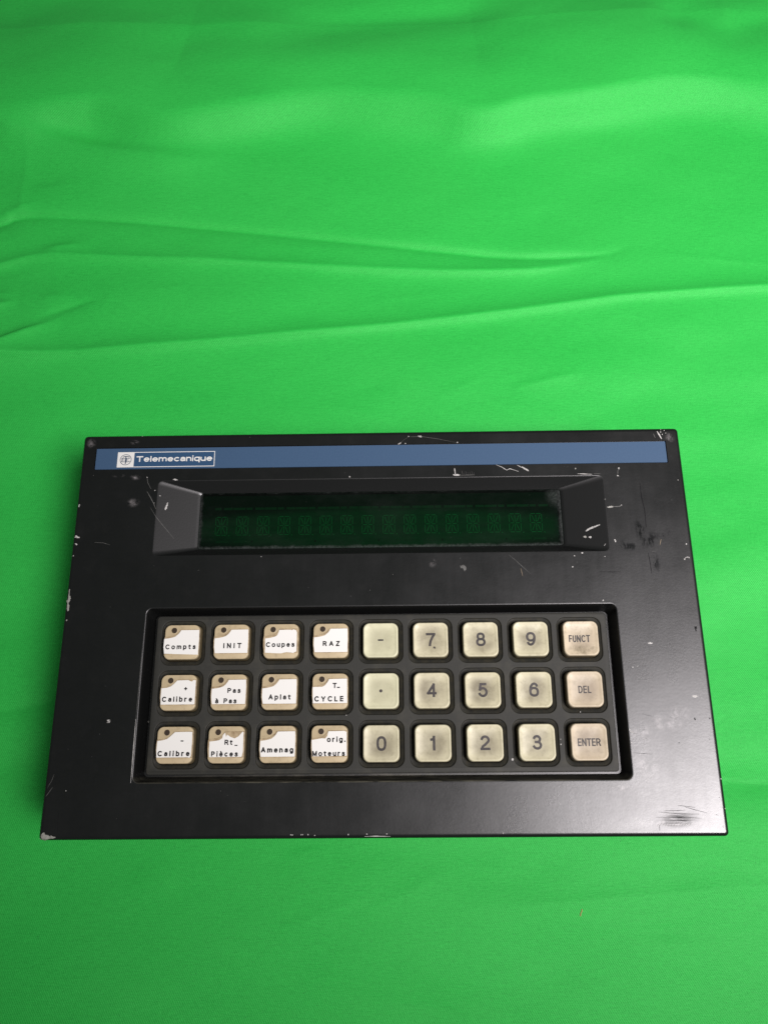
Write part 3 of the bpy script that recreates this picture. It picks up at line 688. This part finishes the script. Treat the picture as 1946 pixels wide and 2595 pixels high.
MARKS=[
('s','dim',0.2,[(-95.1,59.71),(-94.57,57.16),(-93.07,54.44)]),
('d','bare',0.35,[(-95.08,59.45)]),
('d','bare',0.25,[(-91.42,53.75)]),
('s','dim',0.3,[(-94.58,53.37),(-92.74,50.42),(-91.35,47.9),(-90.39,45.82)]),
('d','bare',0.3,[(-91.45,48.24)]),
('s','dim',0.16,[(-92.73,46.59),(-90.01,42.41),(-86.54,38.27),(-82.67,33.74)]),
('c','bare',0,[(-84.35,58.37),(-83.82,58.7),(-82.6,58.52),(-82.41,58.09),(-83.77,58.03)]),
('d','bare',0.35,[(-89.22,51.55)]),
('c','bare',0,[(-86.23,49.16),(-85.93,48.33),(-86.39,46.0),(-86.92,45.59),(-87.12,46.18),(-86.53,47.83)]),
('s','bare',0.25,[(-76.43,26.41),(-72.94,26.37),(-71.02,26.58)]),
('d','bare',0.5,[(-70.89,26.98)]),
('d','bare',0.35,[(-67.36,26.3)]),
('d','bare',0.25,[(-46.97,25.43)]),
('d','bare',0.35,[(-12.24,58.58)]),
('s','dim',0.14,[(-113.91,32.06),(-110.37,31.86),(-107.54,30.94)]),
('d','bare',0.3,[(-98.64,77.88)]),
('c','bare',0,[(-122.03,47.62),(-121.93,48.17),(-121.37,48.25),(-121.47,47.74),(-121.64,47.06),(-121.97,47.06)]),
('c','bare',0,[(-122.1,34.3),(-121.93,34.88),(-121.39,35.12),(-120.71,34.45),(-119.59,34.14),(-120.66,33.95),(-121.48,34.12)]),
('c','bare',0,[(-121.61,31.64),(-121.02,31.72),(-120.56,31.22),(-121.02,31.06),(-121.45,31.31)]),
('d','bare',0.3,[(-121.78,26.67)]),
('c','chip',0,[(-121.93,13.15),(-121.61,13.14),(-121.53,12.03),(-121.59,10.84),(-121.09,10.24),(-120.92,9.44),(-121.13,8.46),(-121.51,7.67),(-121.06,6.48),(-121.07,5.5),(-121.22,4.44),(-121.7,4.53),(-121.97,5.9),(-121.9,7.67),(-122.6,8.27),(-122.61,8.79),(-122.0,8.94),(-121.89,10.05),(-121.96,11.63)]),
('d','chip',0.4,[(-121.57,0.88)]),
('c','bare',0,[(-101.97,-36.65),(-100.93,-36.62),(-100.99,-36.85),(-101.42,-37.0),(-100.79,-37.24),(-100.82,-37.78),(-101.94,-37.77),(-102.01,-37.53),(-101.37,-37.46),(-102.0,-37.15)]),
('d','chip',0.5,[(-88.41,-37.17)]),
('c','chip',0,[(-120.91,-75.54),(-120.43,-76.37),(-119.5,-76.66),(-118.47,-77.23),(-118.3,-76.73),(-117.72,-77.02),(-116.53,-77.35),(-116.87,-77.7),(-118.4,-77.8),(-119.72,-78.04),(-120.82,-78.5),(-121.52,-78.14),(-121.95,-77.14),(-121.93,-76.36)]),
('s','chip',0.35,[(-122.42,-77.71),(-121.83,-78.14)]),
('s','dim',0.14,[(-119.65,-55.86),(-120.35,-58.27),(-121.63,-60.66)]),
('s','dim',0.16,[(-119.71,-60.31),(-120.69,-61.96),(-121.86,-63.6)]),
('d','bare',0.22,[(-114.66,-61.63)]),
('s','dark',0.12,[(-116.4,-68.55),(-116.44,-72.16),(-116.1,-76.11)]),
('s','dim',0.22,[(-90.89,2.45),(-91.09,-14.8),(-91.32,-36.54)]),
('s','bare',0.3,[(-91.32,-36.54),(-91.27,-48.0),(-91.24,-59.02)]),
('s','dim',0.12,[(7.82,72.67),(11.89,75.83),(17.12,75.93),(23.93,74.78),(31.9,72.93)]),
('d','bare',0.3,[(12.05,76.0)]),
('c','bare',0,[(15.92,76.21),(17.13,76.19),(17.68,75.83),(17.12,75.58),(15.91,75.77)]),
('c','bare',0,[(7.66,72.68),(8.63,73.36),(9.03,73.18),(8.14,72.58)]),
('d','bare',0.35,[(32.07,73.02)]),
('d','bare',0.28,[(10.72,72.89)]),
('s','bare',0.5,[(114.2,76.85),(114.98,75.19),(115.73,73.36)]),
('s','dim',0.3,[(112.58,75.83),(113.17,73.92)]),
('d','bare',0.3,[(115.6,76.49)]),
('d','bare',0.3,[(116.2,75.43)]),
('d','bare',0.25,[(117.19,77.16)]),
('d','bare',0.25,[(117.7,76.02)]),
('d','bare',0.25,[(115.8,77.53)]),
('s','bare',0.5,[(30.48,61.72),(30.67,60.11),(30.78,58.84)]),
('c','bare',0,[(29.84,59.11),(31.43,59.25),(32.68,58.81),(32.51,58.48),(29.98,58.51)]),
('s','dim',0.22,[(32.6,58.65),(34.97,58.7),(38.53,58.73)]),
('s','dim',0.12,[(33.46,60.66),(33.64,58.97)]),
('s','dim',0.12,[(34.23,60.06),(34.43,58.96)]),
('s','dim',0.12,[(35.04,60.39),(35.22,58.95)]),
('s','dim',0.12,[(35.8,59.79),(36.01,58.94)]),
('s','dim',0.12,[(36.61,60.11),(36.8,58.93)]),
('s','dim',0.12,[(37.41,60.44),(37.59,58.92)]),
('s','dim',0.12,[(38.18,59.84),(38.38,58.91)]),
('s','bare',0.25,[(47.44,63.02),(49.76,61.96),(51.67,60.58),(52.89,61.24),(54.45,60.71),(56.46,59.93)]),
('s','bare',0.25,[(55.99,62.73),(58.44,61.34)]),
('c','bare',0,[(57.7,62.19),(58.47,61.84),(60.45,60.63),(60.66,60.12),(59.95,60.13),(58.43,61.17)]),
('d','chip',0.35,[(79.51,60.88)]),
('s','dim',0.25,[(97.25,60.8),(96.51,59.63),(96.33,57.78)]),
('d','bare',0.45,[(97.08,60.72)]),
('d','bare',0.4,[(96.31,57.61)]),
('s','bare',0.3,[(80.2,58.67),(82.71,58.55),(86.0,58.34)]),
('s','dim',0.2,[(86.66,58.67),(89.4,58.55)]),
('c','chip',0,[(90.86,44.32),(92.46,44.79),(93.68,44.61),(93.17,44.13),(91.22,43.99)]),
('s','dim',0.3,[(93.2,44.46),(95.54,44.51),(96.9,44.98)]),
('d','bare',0.35,[(96.59,44.99)]),
('d','dim',0.4,[(90.38,47.62)]),
('c','bare',0,[(81.72,34.97),(82.72,35.85),(84.34,36.64),(87.5,37.41),(87.47,37.09),(85.22,36.14),(83.47,35.51),(82.5,35.04)]),
('d','bare',0.6,[(83.44,32.45)]),
('d','chip',0.7,[(81.62,32.79)]),
('c','bare',0,[(92.39,30.79),(92.85,30.79),(93.14,29.83),(92.75,29.75)]),
('s','bare',0.35,[(88.95,29.24),(88.35,28.45)]),
('d','bare',0.4,[(79.39,25.54)]),
('d','bare',0.3,[(76.24,24.31)]),
('d','bare',0.35,[(75.21,19.92)]),
('d','bare',0.25,[(88.09,23.94)]),
('d','bare',0.4,[(120.37,28.62)]),
('s','bare',0.3,[(119.03,22.56),(119.56,23.18),(120.5,23.4),(120.84,23.09)]),
('d','bare',0.4,[(119.02,22.48)]),
('d','bare',0.4,[(120.77,23.17)]),
('d','chip',0.3,[(120.31,55.44)]),
('s','tan',0.25,[(110.76,30.73),(110.4,29.54),(110.04,28.35)]),
('s','dim',0.16,[(106.71,25.85),(108.23,25.76)]),
('s','tan',0.2,[(54.96,19.53),(55.25,17.96),(55.54,16.4)]),
('s','dim',0.14,[(50.55,25.09),(53.1,22.85),(55.97,19.91),(58.85,17.14)]),
('c','dim',0,[(31.25,20.74),(32.79,21.19),(33.53,20.55),(33.71,19.38),(32.92,18.6),(32.51,19.78),(31.6,19.95)]),
('s','dark',0.18,[(85.45,18.09),(86.93,17.76),(93.36,17.69),(93.49,18.31)]),
('s','dark',0.35,[(104.87,54.48),(104.89,48.67),(105.61,42.91),(105.46,35.61)]),
('s','dark',0.25,[(105.12,25.24),(105.46,21.3),(105.61,17.01)]),
('c','bare',0,[(101.16,-10.03),(102.08,-9.75),(103.14,-10.0),(103.15,-10.25),(102.21,-10.4),(101.21,-10.27)]),
('c','bare',0,[(115.5,-29.9),(116.1,-29.52),(116.76,-29.6),(117.53,-29.8),(117.61,-30.11),(116.66,-30.42),(116.0,-30.33)]),
('s','bare',0.2,[(118.63,-30.43),(119.15,-30.44)]),
('d','bare',0.3,[(94.68,-19.03)]),
('s','bare',0.2,[(96.13,-18.92),(96.55,-18.77),(96.67,-18.37)]),
('s','dark',0.12,[(92.49,-18.89),(94.48,-19.07)]),
('d','bare',0.32,[(90.96,-41.23)]),
('d','bare',0.32,[(91.24,-41.54)]),
('d','bare',0.32,[(91.12,-41.99)]),
('d','bare',0.32,[(91.56,-42.26)]),
('d','bare',0.32,[(91.92,-42.57)]),
('d','bare',0.32,[(92.29,-42.76)]),
('d','bare',0.4,[(91.13,-44.64)]),
('d','bare',0.35,[(91.43,-46.34)]),
('s','dim',0.12,[(92.29,-42.83),(94.19,-43.34)]),
('d','dark',0.3,[(115.46,-37.88)]),
('d','dark',0.3,[(115.57,-38.3)]),
('d','dark',0.35,[(121.01,-37.96)]),
('d','dark',0.2,[(119.99,-45.31)]),
('d','dark',0.25,[(108.73,-46.47)]),
('c','dark',0,[(119.53,-4.02),(120.54,-4.03),(119.99,-5.86),(119.66,-6.19),(119.68,-5.04)]),
('s','dark',0.12,[(96.31,-36.04),(100.13,-37.11)]),
('s','dark',0.12,[(91.78,-49.83),(98.69,-50.43)]),
('s','dark',0.16,[(100.59,-69.8),(104.77,-69.72),(108.21,-69.56)]),
('s','dark',0.16,[(98.65,-70.15),(106.16,-70.8),(112.96,-70.95)]),
('s','dark',0.16,[(105.74,-67.94),(108.74,-68.31),(111.73,-68.69)]),
('s','dark',0.16,[(107.96,-68.42),(111.26,-69.4),(115.67,-70.5)]),
('s','dark',0.16,[(97.7,-71.93),(106.04,-71.87),(113.54,-72.34)]),
('s','smear',0.22,[(97.56,-74.91),(98.42,-73.96)]),
('s','smear',0.22,[(98.56,-74.78),(99.42,-73.79)]),
('s','smear',0.22,[(99.56,-74.64),(100.39,-73.94)]),
('s','smear',0.22,[(100.52,-74.82),(101.39,-73.77)]),
('s','smear',0.22,[(101.51,-74.69),(102.36,-73.91)]),
('s','smear',0.22,[(102.47,-74.87),(103.36,-73.74)]),
('s','smear',0.22,[(103.47,-74.73),(104.32,-73.89)]),
('s','smear',0.22,[(104.43,-74.92),(105.33,-73.72)]),
('s','smear',0.22,[(105.43,-74.78),(106.29,-73.86)]),
('s','smear',0.22,[(106.05,-74.96),(107.26,-74.01)]),
('s','smear',0.22,[(107.05,-74.83),(108.26,-73.84)]),
('s','smear',0.22,[(108.04,-74.69),(108.81,-73.99)]),
('s','smear',0.22,[(109.0,-74.87),(109.81,-73.81)]),
('s','dark',0.12,[(98.47,-74.56),(98.41,-76.44)]),
('s','dark',0.14,[(120.96,-74.8),(120.75,-75.51)]),
('s','dark',0.2,[(118.8,-71.13),(119.65,-71.35)]),
('d','bare',0.35,[(122.3,-59.09)]),
('d','bare',0.25,[(122.5,-69.22)]),
('s','bare',0.3,[(-6.03,-77.68),(-1.97,-77.61),(3.1,-77.73)]),
('d','bare',0.28,[(-32.31,-76.97)]),
('d','bare',0.28,[(-31.75,-77.02)]),
('d','bare',0.28,[(-28.65,-76.99)]),
('d','bare',0.28,[(-28.09,-76.94)]),
('d','bare',0.28,[(-26.16,-76.96)]),
('d','bare',0.28,[(-5.26,-76.88)]),
('d','bare',0.28,[(1.84,-76.88)]),
('d','bare',0.28,[(-11.87,-76.99)]),
('d','bare',0.28,[(-23.81,-77.25)]),
('d','bare',0.28,[(43.1,-76.92)]),
('d','bare',0.3,[(66.35,-46.62)]),
('d','bare',0.2,[(66.37,-44.84)]),
('d','bare',0.6,[(48.24,-51.86)]),
('d','bare',0.25,[(74.37,-35.05)]),
('d','bare',0.25,[(-13.08,-35.58)]),
('d','bare',0.4,[(85.92,6.52)]),
]

# ---- wear: paint chips, scratches, specks
random.seed(4)
SH = {'bare': M_bare, 'chip': M_chip, 'dim': M_dim, 'tan': M_tanmark, 'dark': M_darkmark, 'smear': M_smear}
def inside(p, poly):
    x, y = p; c = False; n = len(poly)
    for i in range(n):
        x0, y0 = poly[i]; x1, y1 = poly[(i + 1) % n]
        if (y0 > y) != (y1 > y) and x < (x1 - x0) * (y - y0) / (y1 - y0) + x0: c = not c
    return c
zskin = lambda x, y: TOP + bez_z(x, y) + 0.045
specks = {}
for kind, shade, w, pts in MARKS:
    if kind == 'd':
        mb = specks.setdefault(shade, MB()); disc(mb, pts[0][0], pts[0][1], w * 0.74, zskin, 9, 0.35); continue
    mb = MB()
    if kind == 's':
        stroke(mb, pts, w, zskin, taper=True); nm = 'scratch' if shade in ('bare', 'dim', 'tan') else 'rub_mark'
    else:
        n = len(pts); cx_ = sum(p[0] for p in pts) / n; cy_ = sum(p[1] for p in pts) / n
        xs = [p[0] for p in pts]; ys = [p[1] for p in pts]
        g = 0.22; rnd = {}
        def vtx(i, j):
            if (i, j) not in rnd: rnd[(i, j)] = (random.uniform(-.08, .08), random.uniform(-.08, .08))
            a, b = rnd[(i, j)]; x = min(xs) + i * g + a; y = min(ys) + j * g + b; return (x, y, zskin(x, y))
        cells = 0
        for i in range(-1, int((max(xs) - min(xs)) / g) + 2):
            for j in range(-1, int((max(ys) - min(ys)) / g) + 2):
                if inside((min(xs) + (i + .5) * g, min(ys) + (j + .5) * g), pts):
                    mb.add([vtx(i, j), vtx(i + 1, j), vtx(i + 1, j + 1), vtx(i, j + 1)], [(0, 1, 2, 3)]); cells += 1
        if not cells: mb.cap([(x, y, zskin(x, y)) for x, y in pts])
        nm = 'paint_chip' if shade != 'dark' else 'rub_mark'
    link(nm, mb.mesh(nm), SH[shade], term)
random.seed(11)
sp2 = specks.setdefault('dim', MB())
for k in range(90):                      # dust and pin-prick wear all over the face
    x = random.uniform(-121, 121); y = random.uniform(-77, 77)
    if abs(x) < 92 and (-60 < y < 6 or 25 < y < 59): continue
    disc(sp2, x, y, random.uniform(.06, .16), zskin, 6, 0.3)
for shade, mb in specks.items():
    o = link('paint_specks', mb.mesh('paint_specks'), SH[shade], term); o['kind'] = 'stuff'

# ------------------------------------------------------------------ the cloth
def dist_signed(X, Y, pts):
    """distance to a polyline; sign is + above (larger y) and parameter 0..1 along it"""
    best = np.full(X.shape, 1e9); sg = np.ones(X.shape); tt = np.zeros(X.shape)
    L = [math.dist(a, b) for a, b in zip(pts, pts[1:])]; T = sum(L); acc = 0
    for (a, b), l in zip(zip(pts, pts[1:]), L):
        dx, dy = (b[0] - a[0]) / l, (b[1] - a[1]) / l
        u = np.clip((X - a[0]) * dx + (Y - a[1]) * dy, 0, l)
        ex_ = X - a[0] - u * dx; ey_ = Y - a[1] - u * dy; d = np.hypot(ex_, ey_)
        k = d < best; best = np.where(k, d, best)
        side = dx * ey_ - dy * ex_; side = side if dx >= 0 else -side
        sg = np.where(k, np.where(side >= 0, 1.0, -1.0), sg); tt = np.where(k, (acc + u) / T, tt); acc += l
    return best * sg, tt
def smooth_line(pts, n=3):
    p = [tuple(q) for q in pts]
    for _ in range(n):
        q = [p[0]]
        for a, b in zip(p, p[1:]): q += [(a[0] * .75 + b[0] * .25, a[1] * .75 + b[1] * .25), (a[0] * .25 + b[0] * .75, a[1] * .25 + b[1] * .75)]
        p = q + [p[-1]]
    return p
def axis(lo, a, b, hi, step, big):
    v = list(np.arange(a, b + .01, step)); s = step; x = v[-1]
    while x < hi: s = min(s * 1.15, big); x += s; v.append(x)
    s = step; x = a; pre = []
    while x > lo: s = min(s * 1.15, big); x -= s; pre.append(x)
    return np.array(pre[::-1] + v)
ax = axis(-620, -245, 245, 620, 0.95, 14); ay = axis(-420, -160, 395, 800, 0.95, 14)
X, Y = np.meshgrid(ax, ay)
Z = np.zeros_like(X)
def soft_noise(X, Y, sx, sy, seed, n=9):
    rs = np.random.RandomState(seed); out = np.zeros_like(X)
    for k in range(n):
        fx = rs.uniform(-1, 1) / sx * 2 * math.pi; fy = rs.uniform(.35, 1.1) / sy * 2 * math.pi
        out += np.sin(X * fx + Y * fy + rs.uniform(0, 6.28) + 0.8 * np.sin(X / sx * 1.7 + k)) / n
    return out
Z += 2.2 * soft_noise(X, Y, 420, 120, 3) + 2.3 * soft_noise(X, Y, 170, 62, 5) + 0.85 * soft_noise(X, Y, 80, 30, 9) + 0.14 * soft_noise(X, Y, 34, 13, 13)
def lay(pts): return [(6.5 + (x - 6.5) * .98, -54.3 + (y + 54.3) * .98) for x, y in pts]
def crease(pts, amp, wm, wp, fade=(0.0, 0.0), sm=2):
    """ridge along pts: amplitude mm, widths below and above; negative amplitude is a valley"""
    global Z
    s_, t_ = dist_signed(X, Y, smooth_line(lay(pts), sm))
    w = np.where(s_ < 0, wm, wp); a = np.abs(s_) / w
    prof = np.exp(-np.sqrt(a * a + 0.03) + 0.17)
    f = np.ones_like(X)
    if fade[0]: f *= np.clip(t_ / fade[0], 0, 1)
    if fade[1]: f *= np.clip((1 - t_) / fade[1], 0, 1)
    Z += 1.9 * amp * prof * f
def fold(pts, amp, wm, wp, fade=(0.0, 0.0)):
    global Z
    s_, t_ = dist_signed(X, Y, smooth_line(lay(pts), 3))
    w = np.where(s_ < 0, wm, wp); f = np.ones_like(X)
    if fade[0]: f *= np.clip(t_ / fade[0], 0, 1)
    if fade[1]: f *= np.clip((1 - t_) / fade[1], 0, 1)
    f = f * f * (3 - 2 * f)
    Z += amp * np.exp(-(s_ / w) ** 2) * f
c1 = [(-260, 205), (-202.2, 222.1), (-191.8, 228.2), (-165.6, 227.5), (-128.1, 223.9), (-97.1, 220.4), (-66.2, 216.4), (-35.6, 211.5), (1.9, 205.7), (31.9, 201.6), (73.6, 196.6), (97.5, 196.5), (116.6, 197.1), (131.5, 203.4)]
c2 = [(-260, 180), (-198.8, 197.7), (-177.5, 203.4), (-138.2, 200.3), (-95.6, 197.4), (-47.2, 193.8), (1.8, 190.3), (43.4, 188.4), (79.1, 188.6), (103.1, 192.5), (118.9, 196.4)]
c3 = [(-260, 136), (-202.8, 142.4), (-191.3, 144.1), (-179.5, 143.7), (-156.2, 144.2), (-109.9, 148.0), (-63.5, 151.8), (1.6, 157.2), (30.7, 160.6), (71.8, 165.2), (107.1, 169.9), (124.8, 172.3), (166.0, 174.9), (196.3, 176.4), (224.5, 177.2), (330, 182)]
crease(c1, -1.05, 3.4, 1.8, (0, .10))
crease(c2, 1.15, 2.2, 4.0, (0, .12)); crease(c3, 1.35, 2.5, 4.4)
fold(c1, -0.3, 9, 12, (0, .2)); fold(c3, 0.7, 18, 9)
crease([(-215, 168), (-195.3, 172.8), (-186, 175.5)], 0.8, 2.2, 2.2, (0, .3))
crease([(-176, 164), (-159.2, 170.8), (-150.0, 174.0), (-140, 177)], -0.7, 2.5, 3.2, (.3, .4))
crease([(-212, 139), (-198.5, 146.8), (-191.9, 150.5), (-178.8, 157.2), (-162, 164.5)], 1.6, 5.5, 2.0, (0, .35))
crease([(62, 121.5), (86.5, 127.4), (100, 130)], 0.35, 4, 2, (.3, .3))
crease([(-191, 285), (-193, 258), (-192, 226)], 0.2, 3, 3, (.4, .1))
crease([(20, -111), (31.4, -109.8), (70, -107), (106.1, -104.2), (150.9, -101.0), (230, -98)], 0.30, 3, 4, (.3, 0))
crease([(125, -63), (140, -59.5), (160, -62.5), (215, -58)], -0.9, 7, 5, (.2, 0)); fold([(120, -63), (148.3, -59.2), (220, -56)], -1.2, 9, 9, (.2, 0))
crease([(-230, -22), (-166.9, -31.0), (-146.8, -26.1), (-125, -21)], -0.8, 5, 4, (0, .2)); fold([(-230, -47), (-167, -53), (-130, -50)], -1.0, 6, 8, (0, .2))
fold([(-220, 28), (-165, 27), (-130, 30)], 1.3, 18, 18)
# many faint little wrinkles, mostly running along the cloth
rw = random.Random(21)
for k_ in range(34):
    x0 = rw.uniform(-235, 215); y0 = rw.choice([rw.uniform(85, 300), rw.uniform(100, 250), rw.uniform(-150, -85)]); ln = rw.uniform(18, 95); a_ = math.radians(rw.gauss(4, 11)); bow = rw.uniform(-.08, .08) * ln
    p_ = [(x0 + math.cos(a_) * ln * u - math.sin(a_) * bow * 4 * u * (1 - u), y0 + math.sin(a_) * ln * u + math.cos(a_) * bow * 4 * u * (1 - u)) for u in (0, .25, .5, .75, 1)]
    crease(p_, rw.uniform(.06, .22) * rw.choice([1, 1, -1]), rw.uniform(2, 5), rw.uniform(1.5, 4), (.35, .35))
for k_ in range(9):                       # short sharper nips at the left edge
    x0 = rw.uniform(-230, -175); y0 = rw.uniform(110, 290); ln = rw.uniform(10, 32); a_ = math.radians(rw.uniform(-5, 35))
    crease([(x0, y0), (x0 + math.cos(a_) * ln * .5, y0 + math.sin(a_) * ln * .5 + 1), (x0 + math.cos(a_) * ln, y0 + math.sin(a_) * ln)], rw.uniform(.15, .45), rw.uniform(2, 4), 1.6, (.3, .4))
# big soft folds at the back of the cloth
back = [(-420, 300), (-225, 292), (-197, 292), (-172, 300), (-148, 301), (-116, 281), (-82, 293), (-40, 299), (-5, 297), (30, 292), (56, 282), (80, 294), (124, 297), (170, 305), (216, 298), (420, 305)]
s_, t_ = dist_signed(X, Y, smooth_line(lay(back), 3)); s_ = s_ + 7 * soft_noise(X, Y, 90, 70, 31)
Z += (13.0 + 4 * soft_noise(X, Y, 150, 200, 33)) * np.where(s_ < 0, np.exp(-(s_ / 15) ** 2), np.exp(-(np.maximum(s_ - 5, 0) / 58) ** 2))
fold([(-240, 290), (-197.0, 277), (-159.2, 268), (-119.8, 260), (-95, 258), (-70, 262)], 4.2, 12, 7, (.25, .3))
fold([(-80, 350), (-31.8, 352), (8.5, 357), (48.9, 363), (90, 370)], -4.0, 16, 12, (.3, .3))
fold([(150, 352), (175.2, 347.8), (193.9, 334), (215, 346), (260, 352)], -4.0, 14, 12, (.2, .2))
Z -= 0.16 * np.clip(Y - 345, 0, None)          # falls away behind the fold
# the terminal's weight presses the cloth flat under it
box = np.maximum(np.abs(X) - 112, np.abs(Y) - 67)
k = np.clip(box / 26.0, 0, 1); k = k * k * (3 - 2 * k)
Z = Z * k + 0.0
ny, nx = X.shape
co = np.stack([X, Y, Z], -1).reshape(-1, 3) * S
ii = np.arange(ny * nx).reshape(ny, nx)
fq = np.stack([ii[:-1, :-1], ii[:-1, 1:], ii[1:, 1:], ii[1:, :-1]], -1).reshape(-1, 4)
me = bpy.data.meshes.new('green_cloth')
me.vertices.add(len(co)); me.vertices.foreach_set('co', co.ravel())
me.loops.add(fq.size); me.loops.foreach_set('vertex_index', fq.ravel().astype(np.int32))
me.polygons.add(len(fq)); me.polygons.foreach_set('loop_start', np.arange(0, fq.size, 4, dtype=np.int32)); me.polygons.foreach_set('loop_total', np.full(len(fq), 4, dtype=np.int32))
me.update(); me.validate(); me.shade_smooth()

def make_cloth():
    mt, nt, b = mat('green_satin_cloth', (0.035, 0.48, 0.085), 0.49, 0.5)
    v = coords(nt)
    # fine diagonal twill
    mp = nt.nodes.new('ShaderNodeMapping'); mp.inputs['Rotation'].default_value = (0, 0, math.radians(-30)); nt.links.new(v, mp.inputs[0])
    wv = nt.nodes.new('ShaderNodeTexWave'); wv.inputs['Scale'].default_value = 0.42; wv.inputs['Distortion'].default_value = 1.2; wv.inputs['Detail'].default_value = 1.0
    nt.links.new(mp.outputs[0], wv.inputs['Vector'])
    slub = noise(nt, coords(nt, (0.18, 1.0, 1)), 1.6, 5, 0.7, 0.25, 0.8)
    slub2 = noise(nt, coords(nt, (1.0, 0.2, 1)), 1.8, 4, 0.7, 0.25, 0.8)
    big = noise(nt, v, 0.012, 4, 0.6, 0.3, 0.7)
    grit = noise(nt, v, 1.9, 3, 0.7, 0.3, 0.75)
    c = mixc(nt, slub, (0.015, 0.335, 0.044), (0.030, 0.52, 0.073))
    c = mixc(nt, math_n(nt, 'MULTIPLY', grit, 0.55), c, (0.046, 0.63, 0.098))
    c = mixc(nt, math_n(nt, 'MULTIPLY', big, 0.25), c, (0.050, 0.50, 0.085))
    fl = math_n(nt, 'MULTIPLY', noise(nt, v, 1.1, 2, 0.5, 0.72, 0.78), 0.55)
    c = mixc(nt, fl, c, (0.02, 0.14, 0.04))
    nt.links.new(c, b.inputs['Base Color'])
    b.inputs['Specular Tint'].default_value = (0.40, 1.0, 0.45, 1)
    hgt = math_n(nt, 'ADD', math_n(nt, 'MULTIPLY', wv.outputs['Fac'], 0.35), math_n(nt, 'ADD', math_n(nt, 'MULTIPLY', slub, 0.4), math_n(nt, 'MULTIPLY', slub2, 0.4)))
    bump(nt, b, hgt, 0.8, 0.18)
    return mt
cloth = link('green_cloth', me, make_cloth())
tag(cloth, 'bright green wrinkled satin cloth spread out under the black keypad terminal', 'cloth')

def surface_z(x, y): return float(Z[np.abs(ay - y).argmin(), np.abs(ax - x).argmin()])
th = MB()
pts = lay([(78.2, -111.6), (78.4, -110.6), (78.9, -109.8), (79.0, -109.0)])
zt = surface_z(77, -109)
stroke(th, pts, 0.34, zt + 0.16)
stroke(th, pts, 0.2, zt + 0.24)
lint = link('lint_thread', th.mesh('lint_thread'), mat('tan_lint', (0.46, 0.38, 0.14), 0.8)[0])
tag(lint, 'tiny tan thread of lint on the green cloth in front of the terminal', 'lint')
